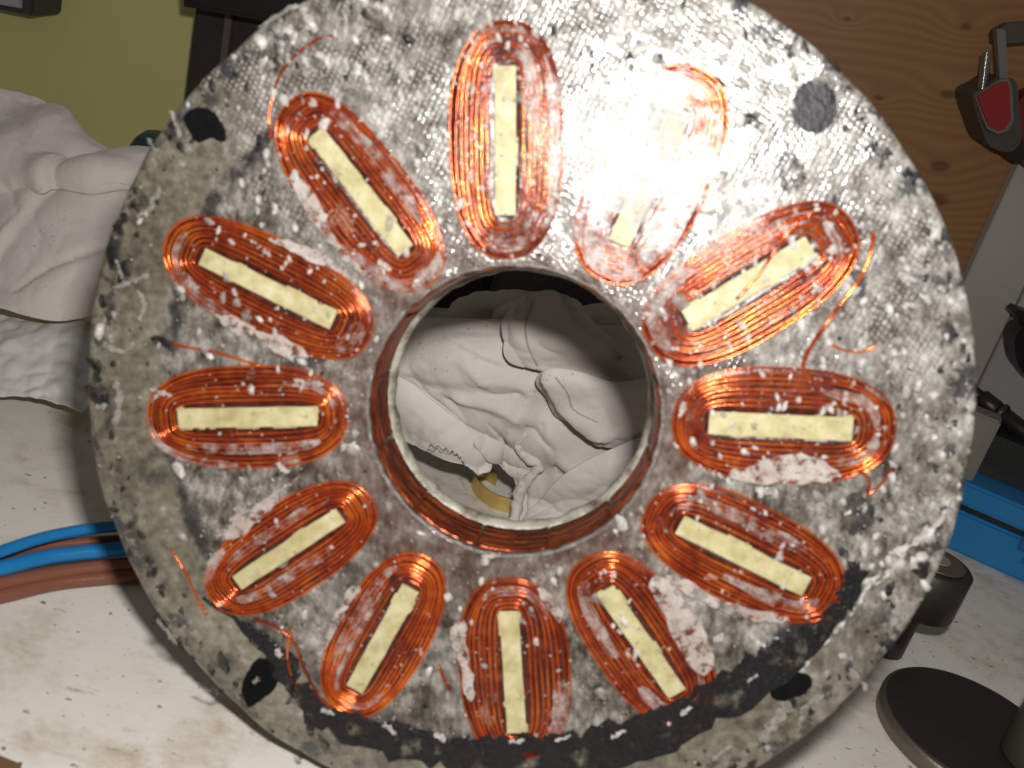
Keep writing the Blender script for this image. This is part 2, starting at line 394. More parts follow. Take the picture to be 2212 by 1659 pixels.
# ---- coils
#       outer bar end  inner bar end  half-w  outer  inner  sideL sideR  turns
COILS = [((1092, 138), (1092, 470), 27, 88, 88, 92, 96),
         ((1474, 232), (1334, 530), 29, 84, 82, 92, 94),
         ((1755, 530), (1480, 695), 30, 92, 90, 84, 92),
         ((1845, 927), (1527, 912), 30, 86, 74, 97, 95),
         ((1745, 1268), (1465, 1130), 28, 76, 78, 92, 82),
         ((1465, 1500), (1305, 1270), 27, 66, 80, 96, 84),
         ((1117, 1585), (1100, 1320), 27, 60, 80, 106, 96),
         ((765, 1490), (890, 1265), 26, 62, 78, 76, 84),
         ((510, 1260), (740, 1110), 24, 72, 78, 82, 80),
         ((385, 903), (690, 898), 27, 72, 64, 90, 90),
         ((435, 552), (725, 695), 25, 86, 84, 84, 88),
         ((680, 285), (880, 545), 26, 84, 84, 92, 78)]
def coil_curve(fr, q, n):
    """closed outline at fraction q of the winding (0 at the bar, 1 outside)"""
    A, B, d, s, hw, to, ti, sl, sr, L = fr
    ex = 4.4 - 2.0*min(1, q*1.15); pts = []
    for i in range(n):
        a = 2*pi*i/n; ca, sa = cos(a), sin(a)
        la = L/2 + (to if ca > 0 else ti)*q; lb = hw + (sl if sa > 0 else sr)*q
        cx = abs(ca)**(2/ex)*(1 if ca > 0 else -1); cy = abs(sa)**(2/ex)*(1 if sa > 0 else -1)
        pts.append((A+B)/2 + d*(la*cx) + s*(lb*cy))
    return pts
FRAMES = []
for i, (a, b, hw, to, ti, sl, sr) in enumerate(COILS):
    A, B = on_disc(*a), on_disc(*b); d = (A-B); L = d.length; d.normalize(); s = Vector((-d.y, d.x, 0))
    fr = (A, B, d, s, hw*PX, to*PX, ti*PX, sl*PX, sr*PX, L); FRAMES.append(fr)
    # winding bed
    v, f = [], []; NA, NB = 132, 13
    for k in range(NB):
        q = -.14 + 1.16*k/(NB-1)
        for p in coil_curve(fr, q, NA):
            e = min(1, min(k, NB-1-k)/1.5)
            z = .00015 + e*(.00020 + .00042*nz(p, 120, i*3.1) + .0002*nz(p, 330, i))
            v.append(Vector((p.x, p.y, z if e else -.0006)))
    for k in range(NB-1):
        for j in range(NA):
            j2 = (j+1) % NA; f.append((k*NA+j, k*NA+j2, (k+1)*NA+j2, (k+1)*NA+j)[::-1])
    c = mesh_obj('coil', v, f, M['pad'], ST)
    # turns of wire, each its own
    NW = 8
    for t in range(NW):
        q = .12 + .84*t/(NW-1); o = i*7.3+t*2.9
        path = []
        for j, p in enumerate(coil_curve(fr, q, 84)):
            path.append(Vector((p.x + .00048*nz(p, 48, o), p.y + .00048*nz(p, 48, o+40), .00040 + .00055*nz(p, 36, o+9))))
        vv, ff = tube(path, .00047 + .00006*random.uniform(-1, 1), 8, True)
        mesh_obj('wire_turn', vv, ff, M['wire'], c)
    # wooden core bar
    bm = bmesh.new(); bmesh.ops.create_cube(bm, size=1)
    cen = (A+B)/2
    for q in bm.verts: q.co = Vector((q.co.x*L, q.co.y*2*hw*PX*.97, q.co.z*.004))
    bmesh.ops.bevel(bm, geom=bm.edges[:], offset=.0007, segments=2, affect='EDGES')
    bmesh.ops.subdivide_edges(bm, edges=[e for e in bm.edges if e.calc_length() > .01], cuts=9, use_grid_fill=True)
    R = Matrix((d, s, Vector((0, 0, 1)))).transposed()
    for q in bm.verts:
        p = R @ q.co + cen; p.z -= .0011
        g = .00022; p.x += g*nz(p, 130, i); p.y += g*nz(p, 130, i+30); p.z += g*nz(p, 90, i+60); q.co = p
    bm_obj('core_bar', bm, M['bar'], c)
    # the winding's inner end, seen through the bore wall
    mid = (B-CEN); ang = math.atan2(mid.y, mid.x); v, f = [], []
    na, nb = 26, 49; half = radians(14.75)
    for j in range(na):
        t = ang + half*(2*j/(na-1)-1)
        for k in range(nb):
            zz = -.0035 - .0240*k/(nb-1)
            rr = RI-.0009-.00042*abs(sin(pi*k*12/(nb-1)))*(1 if 0 < j < na-1 else 0) + .00025*noise.noise(Vector((t*18, zz*260, i)))
            if j in (0, na-1) or k in (0, nb-1): rr = RI+.0002
            v.append(Vector((CEN.x+rr*cos(t), CEN.y+rr*sin(t), zz)))
    for j in range(na-1):
        for k in range(nb-1): f.append((j*nb+k, (j+1)*nb+k, (j+1)*nb+k+1, j*nb+k+1))
    mesh_obj('winding_end', v, f, M['winding_end'], c)

def mat_film():
    n = NT('milky_resin_film'); f = n.noise(260, 5, .7); g = n.noise(70, 3)
    col = n.mix(f, (.30, .21, .18), (.62, .57, .54))
    m = n.out(col, .24, 0, n.bump(f, .35, .0004), .7)
    n.put(n.b.inputs['Alpha'], n.math('MULTIPLY', stepm(n, n.math('ADD', n.math('MULTIPLY', f, .6), n.math('MULTIPLY', g, .4)), .40, .66), .72)); return m
M['film'] = mat_film()
def film(i, a0, a1, q0, q1):
    N, K = 40, 6; v, f = [], []
    rings = [coil_curve(FRAMES[i], q0+(q1-q0)*k/(K-1), 360) for k in range(K)]
    for j in range(N+1):
        t = j/N; ed = min(1, min(t, 1-t)*7)
        for k in range(K):
            kk = (k-(K-1)/2)*(.35+.65*ed*(.75+.5*noise.noise(Vector((t*7, k, i)))))+(K-1)/2
            lo = int(max(0, min(K-2, kk))); fr_ = kk-lo
            ia = int(a0+(a1-a0)*t) % 360
            p = rings[lo][ia].lerp(rings[lo+1][ia], fr_)
            v.append(Vector((p.x, p.y, .00105+.00018*nz(p, 160, i))))
    for j in range(N):
        for k in range(K-1): f.append((j*K+k, (j+1)*K+k, (j+1)*K+k+1, j*K+k+1))
    o = mesh_obj('resin_film', v, f, M['film'], ST); return o
rf = random.Random(5)
for q in ((0, 200, .0, .95), (160, 359, .05, 1.0), (60, 300, .1, .9)): film(1, *q)  # extra films added over the second coil for a softly fading flash glare
for i in range(12):
    for _ in range(4 if i in (0, 1, 2, 11) else 3):
        a = rf.uniform(0, 360); w_ = rf.uniform(35, 95); q0 = rf.uniform(.15, .75); film(i, a, a+w_, q0, min(1.05, q0+rf.uniform(.18, .5)))

# ---- patches laid on the face (real thickness)
def patch(name, pts, h, mat, parent=ST, jit=3.0, n=5, base=-.0008, close=True, zn=.00025, sub=.004):
    P = [Vector((*p, 0)) for p in pts]
    P = catmull(P, n, True)
    bm = bmesh.new(); vs = []
    for k, p in enumerate(P):
        q = on_disc(p.x+jit*nz(p, .045, 3)+jit*.5*random.uniform(-1, 1), p.y+jit*nz(p, .045, 17)+jit*.5*random.uniform(-1, 1))
        vs.append(bm.verts.new((q.x, q.y, h)))
    fc = bm.faces.new(vs)
    if fc.normal.z < 0: fc.normal_flip()
    r = bmesh.ops.inset_individual(bm, faces=[fc], thickness=.0004, depth=.00025)
    top = [fc]
    tri = bmesh.ops.triangulate(bm, faces=top)['faces']
    for _ in range(4):
        long = [e for e in {e for fq in bm.faces for e in fq.edges} if e.calc_length() > sub]
        if not long: break
        bmesh.ops.subdivide_edges(bm, edges=long, cuts=1)
        bmesh.ops.triangulate(bm, faces=bm.faces[:])
    for q in bm.verts: q.co.z += zn*(nz(q.co, 220, 4)+nz(q.co, 600, 9))
    be = [e for e in bm.edges if e.is_boundary]
    ex = bmesh.ops.extrude_edge_only(bm, edges=be)
    for q in ex['geom']:
        if isinstance(q, bmesh.types.BMVert): q.co.z = base
    return bm_obj(name, bm, mat, parent, True)
FILL = [[(628, 388), (650, 384), (690, 440), (738, 530), (792, 588), (772, 586), (722, 534), (664, 458)],
        [(470, 684), (492, 680), (530, 694), (552, 712), (530, 724), (498, 712)],
        [(585, 516), (640, 522), (712, 556), (740, 590), (700, 574), (640, 548)],
        [(556, 712), (640, 740), (668, 772), (624, 774), (580, 748)],
        [(472, 1166), (474, 1148), (512, 1114), (566, 1084), (640, 1030), (606, 1082), (560, 1122), (520, 1158)],
        [(772, 1262), (744, 1288), (704, 1372), (690, 1412), (708, 1396), (752, 1310), (778, 1280)],
        [(984, 1346), (1008, 1350), (1012, 1420), (1026, 1478), (1014, 1512), (1004, 1486), (988, 1420), (974, 1366)],
        [(1166, 1264), (1184, 1282), (1214, 1326), (1208, 1340), (1178, 1306)],
        [(1402, 1252), (1434, 1246), (1474, 1290), (1512, 1340), (1540, 1420), (1534, 1446), (1502, 1450), (1462, 1386), (1416, 1296)],
        [(1440, 1242), (1486, 1252), (1562, 1298), (1640, 1318), (1706, 1334), (1678, 1346), (1596, 1332), (1506, 1292), (1456, 1262)],
        [(1572, 1026), (1622, 1002), (1700, 980), (1772, 992), (1818, 1024), (1764, 1040), (1682, 1046), (1612, 1040)]]
for pts in FILL: patch('filler_patch', pts, .00125, M['filler'], jit=6)
patch('black_resin_band', [(1846, 1206), (1822, 1262), (1780, 1330), (1704, 1370), (1620, 1416), (1548, 1458), (1450, 1520), (1348, 1556), (1236, 1582), (1110, 1592), (980, 1590), (860, 1566), (742, 1534), (650, 1476),
                           (630, 1514), (724, 1586), (850, 1630), (980, 1658), (1130, 1672), (1290, 1664), (1452, 1612), (1600, 1536), (1722, 1446), (1806, 1346), (1862, 1240)], .0015, M['black_resin'], jit=20, n=6)
patch('black_resin_band', [(560, 1366), (640, 1420), (640, 1500), (606, 1470), (560, 1400), (500, 1340), (440, 1290), (500, 1322)], .0008, M['black_resin'], jit=10, n=5)
HOLES = [([(400, 250), (424, 232), (458, 238), (480, 268), (490, 300), (478, 306), (462, 298), (444, 304), (428, 306), (408, 282)], 'hole_black', 'black mounting hole filled with chips, upper left'),
         ([(1712, 214), (1742, 176), (1782, 178), (1806, 210), (1804, 254), (1776, 284), (1738, 284), (1712, 256)], 'plug_grey', 'dull grey plugged hole, upper right'),
         ([(536, 1450), (556, 1424), (586, 1428), (602, 1456), (594, 1488), (566, 1508), (540, 1524), (524, 1490)], 'hole_black', 'black plugged hole with a pale chip in it'),
         ([(1660, 1488), (1676, 1462), (1712, 1452), (1750, 1460), (1744, 1490), (1712, 1506), (1676, 1512)], 'hole_black', 'small black plugged hole, lower right')]
for pts, m, lb in HOLES: tag(patch('mounting_hole', pts, .0008, M[m], jit=3, base=-.003), lb)
for pts in ([(1672, 350), (1700, 330), (1730, 352), (1736, 392), (1712, 412), (1684, 390)], [(1822, 470), (1850, 462), (1862, 500), (1842, 520)], [(1830, 590), (1858, 580), (1872, 640), (1850, 660), (1832, 630)],
            [(1830, 1080), (1870, 1060), (1890, 1110), (1860, 1150), (1826, 1140)]):
    patch('dark_void', pts, .0005, M['soft_void'], jit=9)

# ---- loose copper wires in the resin
def wire(pts, name='lead_wire', z=.0009, r=.00052):
    P = [Vector((*p, 0)) for p in pts]; P = catmull(P, 8)
    path = []
    for p in P:
        q = on_disc(p.x, p.y); path.append(Vector((q.x, q.y, z-.0003+.0007*nz(p, .022, 2))))
    v, f = tube(path, r, 7); return mesh_obj(name, v, f, M['wire'], ST)
wire([(1590, 645), (1640, 590), (1690, 515), (1738, 468), (1792, 462), (1832, 512), (1846, 560)], z=.0016)
wire([(1884, 500), (1878, 550), (1850, 610), (1806, 668), (1762, 728), (1740, 768), (1734, 796), (1752, 822)], z=.0016, r=.0007)
wire([(1690, 480), (1750, 470), (1772, 510), (1770, 552)], z=.0013)
wire([(548, 1336), (600, 1354), (638, 1388), (656, 1440), (690, 1502), (730, 1540)])
wire([(632, 1356), (622, 1410), (632, 1460), (654, 1498), (676, 1512)])
wire([(584, 300), (582, 240), (606, 160), (652, 108), (704, 78), (732, 84)], z=.0003)
wire([(368, 1188), (400, 1236), (424, 1290), (446, 1330)], z=.0002)
wire([(1826, 1032), (1862, 1020), (1878, 1042), (1872, 1068), (1904, 1044), (1926, 1008)])
wire([(1796, 744), (1822, 756), (1860, 760), (1892, 748)], z=.0003)
wire([(372, 742), (420, 752), (480, 764), (560, 790)], z=.0007)
wire([(1130, 1486), (1140, 1500)], z=.0007)
wire([(948, 1436), (962, 1470), (974, 1490)], z=.0009)

# ---- woven glass cloth; over the second coil its white patch stands for flash glare
def inpoly(x, y, poly):
    c = False; j = len(poly)-1
    for i in range(len(poly)):
        (xi, yi), (xj, yj) = poly[i], poly[j]
        if (yi > y) != (yj > y) and x < (xj-xi)*(y-yi)/(yj-yi)+xi: c = not c
        j = i
    return c
def cloth(poly, pitch=.00238, ang=-13, zb=.00145):
    lp = [on_disc(*p) for p in poly]; lp2 = [(p.x, p.y) for p in lp]
    c, s = cos(radians(ang)), sin(radians(ang)); v, f = [], []
    R = int(.06/pitch); o = (sum(p[0] for p in lp2)/len(lp2), sum(p[1] for p in lp2)/len(lp2))
    for i in range(-R, R):
        for j in range(-R, R):
            gx, gy = (i+.5)*pitch, (j+.5)*pitch*1.15
            x, y = o[0]+gx*c-gy*s, o[1]+gx*s+gy*c
            jx, jy = .006*nz((x, y, 0), 90, 5), .006*nz((x, y, 0), 90, 25)
            if not inpoly(x+jx, y+jy, lp2) : continue
            hs = random.choice((.01, .02, .03, .06, .12, .02)); ox, oy = random.uniform(-.08, .08), random.uniform(-.08, .08)
            b = len(v); N = 4
            # outer 12 verts square, inner 12 verts round hole
            sq = []
            for k in range(12):
                a = 2*pi*(k+.5)/12; m = max(abs(cos(a)), abs(sin(a))); sq.append((.5*cos(a)/m, .5*sin(a)/m, cos(a), sin(a)))
            for lev in range(3):
                for (qx, qy, ca, sa) in sq:
                    tt = lev/2; ux = qx*(1-tt)+(ca*hs+ox)*tt; uy = qy*(1-tt)+(sa*hs+oy)*tt
                    X, Y = gx+ux*pitch, gy+uy*pitch*1.15
                    wz = sin(pi*(i+ux+.5))*sin(pi*(j+uy+.5))
                    px, py = o[0]+X*c-Y*s, o[1]+X*s+Y*c
                    zz = zb + .00013*wz + .00040*nz((px, py, 0), 70, 3) - (.0006 if lev == 2 else 0)
                    if lev == 0: zz -= .00005
                    v.append((px+.0003*nz((px, py, 0), 200, 1), py+.0003*nz((px, py, 0), 200, 2), zz))
            for lev in range(2):
                for k in range(12):
                    k2 = (k+1) % 12; f.append((b+lev*12+k, b+lev*12+k2, b+(lev+1)*12+k2, b+(lev+1)*12+k))
    return mesh_obj('glass_cloth', v, f, M['weave'], ST)
tag(cloth([(1222, 300), (1256, 210), (1330, 160), (1400, 140), (1470, 150), (1506, 220), (1484, 310), (1436, 410), (1396, 470), (1360, 480), (1320, 450), (1280, 470), (1262, 430), (1222, 410)], zb=.00135), 'patch of woven glass cloth over the second coil, whitened as flash glare', kind='stuff')
tag(cloth([(1536, 440), (1600, 380), (1668, 400), (1700, 430), (1640, 500), (1560, 560), (1510, 566)], zb=.00045), 'patch of woven glass cloth over the second coil, whitened as flash glare', kind='stuff')

# ---- flecks: undissolved glass, bubbles and voids, far too many to count
def dens(px, py):
    """how thick the flecks lie, 0..1"""
    up = (px-1106)*.45 - (py-850)*.9
    d = .30 + .70/(1+exp(-up/200.0))
    return d
KEEP = [h[0] for h in HOLES]+FILL
def flecks(name, count, rmin, rmax, mat, zone, zlo, zhi, el=(1, 2.2), dome=.45, ang=None):
    v, f = [], []; made = tries = 0
    while made < count and tries < count*40:
        tries += 1
        px, py = random.uniform(170, 2110), random.uniform(-60, 1760)
        if not zone(px, py): continue
        p = on_disc(px, py); rr = (p-CEN).length
        if rr < RI+.002 or rr > RO-.002: continue
        if any(inpoly(px, py, q) for q in KEEP): continue
        fr_ = (p-CEN); sd_ = fr_.x*4.4+fr_.y*5.2
        if rr > .122 and sd_ < .2 and mat is not M['fleck_dark'] and random.random() < .88: continue
        made += 1
        r = random.uniform(rmin, rmax)**1.0*PX*(1 if random.random() < .85 else 1.5); e = random.uniform(*el)
        a = (radians(-75)+random.gauss(0, .5)) if ang is None else ang(px, py); b = len(v); n = 7
        z0 = random.uniform(zlo, zhi)
        c, s = cos(a), sin(a)
        for lev, (k, zz) in enumerate(((1.0, -.0004), (.72, dome*r))):
            for j in range(n):
                t = 2*pi*j/n; q = r*k*random.uniform(.55, 1.3)
                x, y = q*e*cos(t), q*sin(t)
                v.append((p.x+x*c-y*s, p.y+x*s+y*c, z0+zz+random.uniform(-.1, .1)*r))
        v.append((p.x, p.y, z0+dome*r*1.25))
        for j in range(n):
            j2 = (j+1) % n; f.append((b+j, b+j2, b+n+j2, b+n+j)); f.append((b+n+j, b+n+j2, b+2*n))
    return tag(mesh_obj(name, v, f, mat, ST), kind='stuff')
def on_coil(px, py, grow=1.02):
    p = on_disc(px, py)
    for A, B, d, s, hw, to, ti, sl, sr, L in FRAMES:
        q = p-(A+B)/2; x, y = q.dot(d), q.dot(s)
        la = L/2+(to if x > 0 else ti); lb = hw+(sl if y > 0 else sr)
        if (abs(x)/la)**2.4+(abs(y)/lb)**2.4 < grow: return True
    return False
flecks('white_flecks', 460, 2.2, 6.5, M['fleck'], lambda x, y: on_coil(x, y) and random.random() < dens(x, y)**2, .0006, .0012)
flecks('white_flecks', 520, 3, 9, M['fleck'], lambda x, y: not on_coil(x, y) and random.random() < dens(x, y)**2.2, .0001, .0005)
flecks('grey_flecks', 420, 3, 10, M['fleck_grey'], lambda x, y: random.random() < (.9 if not on_coil(x, y) else .25)*dens(x, y), .0000, .0009)
flecks('resin_beads', 2300, 1.1, 2.8, M['bead'], lambda x, y: random.random() < dens(x, y)**.7, .0002, .0012, (1, 1.25), .8)
def rimzone(x, y):
    p = on_disc(x, y)-CEN; r = p.length
    return (.139 < r < .1505 and random.random() < .8) or (.118 < r < .127 and random.random() < .22)
flecks('dark_voids', 260, 3, 11, M['fleck_dark'], rimzone, .0000, .0003, (1, 2.4), .04)
flecks('dark_voids', 110, 2, 6, M['fleck_dark'], lambda x, y: not on_coil(x, y), .0001, .0004, (1, 2), .04)
# pale broken smears in the flange and splinters on the black band
def smear(pts, wd, mat=None, h=.0004):
    P = catmull([Vector((*p, 0)) for p in pts], 5); L1, L2 = [], []
    for k, p in enumerate(P):
        a = P[max(0, k-1)]; b = P[min(len(P)-1, k+1)]; t = (b-a).normalized(); sdv = Vector((-t.y, t.x, 0))
        q = wd*(.25+1.1*abs(noise.noise(Vector((k*.9, wd, pts[0][0]*.1)))))*(.35 if k in (0, len(P)-1) else 1)
        L1.append(tuple((p+sdv*q)[:2])); L2.append(tuple((p-sdv*q)[:2]))
    return patch('pale_smear', L1+L2[::-1], h, mat or M['fleck_grey'], jit=5, n=2, zn=.0002)
for a in ([(2046, 1098), (2010, 1148), (1960, 1180), (1924, 1196)], [(1960, 1180), (1930, 1230), (1890, 1262)], [(1902, 1236), (1880, 1262), (1856, 1300)], [(1846, 1312), (1822, 1340), (1800, 1366)], [(1790, 1380), (1762, 1408)], [(1748, 1428), (1732, 1450), (1704, 1486)]):
    smear(a, 8, M['fleck'])
for a, wd in (([(1706, 1518), (1672, 1560), (1644, 1600)], 18), ([(1990, 1290), (1950, 1320), (1926, 1350)], 14), ([(1836, 1444), (1872, 1490)], 7), ([(1580, 1610), (1540, 1640)], 12), ([(1780, 1500), (1740, 1530), (1720, 1580)], 9),
              ([(246, 622), (290, 606), (322, 590)], 9), ([(226, 744), (262, 760), (292, 740)], 8), ([(300, 626), (312, 656), (304, 690)], 9), ([(252, 826), (258, 870), (246, 916)], 9), ([(206, 880), (230, 876)], 8), ([(320, 300), (340, 330)], 10), ([(250, 560), (268, 600)], 8),
              ([(300, 470), (330, 440), (344, 400)], 9), ([(560, 60), (620, 20), (660, 10)], 9), ([(370, 240), (390, 300)], 8), ([(340, 1340), (380, 1390)], 7), ([(430, 1480), (470, 1500)], 7)):
    smear(a, wd)
for (x, y, dx, dy) in ((830, 1560, 30, 20), (1100, 1600, 34, -8), (1200, 1596, 30, -14), (1320, 1590, 28, -20), (940, 1580, 22, 16), (1470, 1540, 24, -18), (1610, 1470, 24, -20), (700, 1526, 20, 12)):
    smear([(x, y), (x+dx*.5, y+dy*.5), (x+dx, y+dy)], random.uniform(4, 8), M['fleck'], h=.0020)
for (x, y, dx, dy) in ((548, 1474, 14, -10), (600, 1400, 10, 14), (1040, 1200, 30, 0), (735, 970, 34, -10), (600, 1000, 26, 20), (640, 820, 60, 10), (330, 840, 40, 16), (330, 870, 20, -30), (1590, 690, 20, 20), (1480, 870, -14, 30)):
    smear([(x, y), (x+dx*.5, y+dy*.5), (x+dx, y+dy)], random.uniform(6, 10), M['filler'], h=.0013)

# ================================================================== CLOTHS
def sqz(p, sq):
    if sq: return sq[0]+(p[2]-sq[0])*(sq[1] if p[2] > sq[0] else 1)
    k = max(0, (1110-p[1])/470)
    return p[2]-k*.18-k*.040
def cloth_grid(name, rows, mat, nu=9, nv=9, sq=None, folds=(), amp=.004, fs=14, stretch=(1, 1, 1), fine=.0012, thick=.0012, seed=0, crumple=0, ang=20):
    ca, sa = cos(radians(ang)), sin(radians(ang))
    G = [[at(p[0], p[1], sqz(p, sq)) for p in r] for r in rows]
    G = [catmull(r, nu) for r in G]
    cols = [catmull([r[k] for r in G], nv) for k in range(len(G[0]))]
    W, Hh = len(cols), len(cols[0]); v, f = [], []
    for i in range(W):
        for j in range(Hh):
            p = cols[i][j]
            a = cols[min(W-1, i+1)][j]-cols[max(0, i-1)][j]; b = cols[i][min(Hh-1, j+1)]-cols[i][max(0, j-1)]
            n = a.cross(b); n = n.normalized() if n.length > 1e-12 else FW
            if n.dot(FW) > 0: n = -n
            pu, pv, pw = p.dot(RT)*ca+p.dot(UP)*sa, p.dot(UP)*ca-p.dot(RT)*sa, p.dot(FW)
            q = Vector((pu*.38, pv*1.15, pw*.8))
            wq = q + Vector((nz(q, fs*.6, seed+2), nz(q, fs*.6, seed+12), nz(q, fs*.6, seed+22)))*.034
            rg = min(1, abs(nz(wq, fs, seed))*2.6)**.75
            h = amp*(rg-.5)*(.55+.9*abs(nz(q, fs*.5, seed+41))) + amp*.8*nz(q, fs*.5, seed+7)
            q2 = Vector((pu*.9, pv*.5, pw)) + Vector((nz(p, 30, seed), nz(p, 30, seed+5), 0))*.012
            rg2 = min(1, abs(nz(q2, fs*2.2, seed+31))*3.0)**.7 + .35*min(1, abs(nz(q2, fs*5.5, seed+61))*3.0)**.7
            h += fine*(rg2-.5)*max(0, .55+1.3*nz(p, 12, seed+50))
            if crumple:
                c1 = noise.voronoi(p*crumple+Vector((seed, 0, 0)))[0]; h += .006*(c1[1]-c1[0])+.003*c1[0]
                c2 = noise.voronoi(p*crumple*2.6+Vector((seed, 9, 0)))[0]; h += .003*(c2[1]-c2[0])
            for (pl, hh, ww) in folds:           # a fold line laid by hand: rounded ridge, steep on one side
                best = 9; sg = 1
                for u, w_ in zip(pl[:-1], pl[1:]):
                    e = w_-u; t = max(0, min(1, (p-u).dot(e)/e.dot(e))); dv = p-(u+e*t)
                    if dv.length < best: best = dv.length; sg = 1 if dv.dot(n.cross(e)) > 0 else -1
                k = best/(ww if sg > 0 else ww*.35); h += hh*exp(-k*k)
            v.append(p+n*h)
    for i in range(W-1):
        for j in range(Hh-1): f.append((i*Hh+j, (i+1)*Hh+j, (i+1)*Hh+j+1, i*Hh+j+1))
    o = mesh_obj(name, v, f, mat)
    md = o.modifiers.new('thickness', 'SOLIDIFY'); md.thickness = thick; md.offset = 0
    return o
def L(*pts, sq=None): return [at(p[0], p[1], sqz(p, sq)) for p in pts]
C1 = mat_cloth('grubby_white_cotton', (.53, .475, .44), (.68, .63, .595), .5)
C2 = mat_cloth('stained_cotton', (.47, .415, .375), (.62, .565, .525), .85)
C3 = mat_cloth('cleaner_cotton', (.62, .585, .54), (.72, .69, .65), .2)
tag(cloth_grid('rag', [[(760, 712, .82), (860, 690, .80), (970, 662, .78), (1085, 632, .765), (1190, 624, .76), (1250, 664, .765), (1330, 668, .77), (1470, 650, .78)],
                       [(760, 740, .79), (860, 725, .775), (970, 700, .755), (1085, 668, .74), (1190, 660, .735), (1250, 690, .74), (1330, 700, .745), (1470, 690, .755)],
                       [(760, 800, .77), (860, 790, .755), (970, 760, .74), (1085, 740, .725), (1190, 740, .72), (1250, 750, .72), (1330, 770, .72), (1470, 770, .73)],
                       [(760, 900, .76), (860, 880, .745), (970, 860, .73), (1085, 850, .71), (1190, 850, .70), (1250, 850, .70), (1330, 860, .70), (1470, 860, .71)]],
               C2, nu=14, nv=16, amp=.010, fs=24, stretch=(.6, 1, 1.3), fine=.0038, seed=3, ang=12), 'grey white rag at the back, seen along the top of the hole', 'rag', 'rags behind the stator')
tag(cloth_grid('rag', [[(770, 705, .765), (900, 690, .742), (1050, 690, .728), (1200, 690, .72), (1320, 700, .725), (1460, 690, .74)],
                       [(800, 765, .715), (920, 760, .705), (1060, 760, .695), (1200, 770, .69), (1330, 780, .695), (1460, 780, .70)],
                       [(900, 850, .672), (990, 850, .668), (1090, 850, .662), (1210, 860, .66), (1330, 870, .66), (1460, 870, .665)],
                       [(985, 915, .642), (1050, 920, .638), (1120, 930, .632), (1220, 940, .628), (1340, 950, .626), (1460, 950, .63)],
                       [(1050, 985, .613), (1096, 1000, .608), (1150, 1010, .603), (1240, 1030, .598), (1340, 1040, .594), (1460, 1040, .594)],
                       [(1112, 1046, .598), (1126, 1062, .592), (1150, 1080, .583), (1240, 1100, .578), (1340, 1110, .574), (1460, 1120, .572)],
                       [(1122, 1140, .575), (1134, 1150, .570), (1150, 1160, .565), (1240, 1170, .562), (1340, 1180, .56), (1460, 1190, .56)]],
               C1, nu=18, nv=16, amp=.0100, fs=20, fine=.0048, seed=11, ang=-14,
               folds=[(L((850, 800, .70), (960, 800, .688), (1130, 815, .675)), .004, .012), (L((1140, 820, .675), (1105, 900, .645), (1100, 930, .635)), .004, .008),
                      (L((900, 790, .70), (1000, 760, .698), (1040, 790, .69)), .003, .01), (L((930, 850, .67), (1010, 920, .64), (1050, 1010, .61)), .004, .008),
                      (L((880, 742, .722), (960, 726, .722), (1060, 760, .70)), .0045, .009), (L((960, 740, .715), (1010, 790, .695), (1020, 840, .675)), -.003, .003),
                      (L((1000, 850, .668), (1060, 862, .66), (1130, 900, .645)), .004, .007), (L((1060, 900, .65), (1090, 960, .62), (1084, 1010, .605)), -.0035, .003),
                      (L((1180, 930, .632), (1200, 990, .61), (1260, 1030, .598)), .0045, .009), (L((1130, 900, .645), (1190, 960, .62), (1200, 1010, .605)), -.003, .003),
                      (L((1000, 800, .69), (1080, 840, .668), (1120, 836, .668)), -.003, .0025)]),
    'large crumpled white rag spread in the middle of the hole', 'rag', 'rags behind the stator')
tag(cloth_grid('rag', [[(1120, 652, .725), (1160, 630, .722), (1210, 634, .72), (1258, 690, .718)],
                       [(1086, 694, .705), (1130, 684, .70), (1200, 690, .697), (1300, 738, .69)],
                       [(1084, 744, .682), (1130, 740, .677), (1220, 750, .671), (1350, 790, .668)],
                       [(1094, 776, .668), (1140, 782, .664), (1220, 796, .66), (1380, 824, .656)],
                       [(1128, 796, .660), (1166, 802, .656), (1240, 812, .652), (1400, 850, .648)]],
               C2, nu=20, nv=16, amp=.0060, fs=20, fine=.0034, seed=23, ang=-50, folds=[(L((1240, 660, .71), (1300, 740, .685), (1400, 800, .66)), .007, .010), (L((1140, 640, .72), (1136, 720, .69), (1160, 800, .658)), -.0012, .0015)]),
    'folded hem of a white rag with brown rust stains', 'rag', 'rags behind the stator')
tag(cloth_grid('rag', [[(1166, 806, .652), (1200, 796, .648), (1260, 806, .643), (1340, 826, .638), (1460, 800, .645)],
                       [(1160, 830, .646), (1200, 820, .638), (1264, 832, .632), (1350, 846, .628), (1460, 836, .63)],
                       [(1180, 858, .642), (1206, 858, .632), (1270, 872, .622), (1350, 886, .616), (1460, 872, .618)],
                       [(1196, 890, .634), (1216, 894, .627), (1270, 906, .614), (1330, 932, .607), (1460, 920, .606)],
                       [(1208, 900, .630), (1240, 910, .622), (1282, 926, .612), (1302, 958, .605), (1460, 960, .60)]],
               C1, nu=18, nv=16, amp=.0065, fs=24, fine=.0032, seed=37, ang=-25, folds=[(L((1190, 815, .645), (1215, 870, .63), (1290, 930, .61)), .004, .006)]),
    'twisted white rag with a curled hem, right side of the hole', 'rag', 'rags behind the stator')
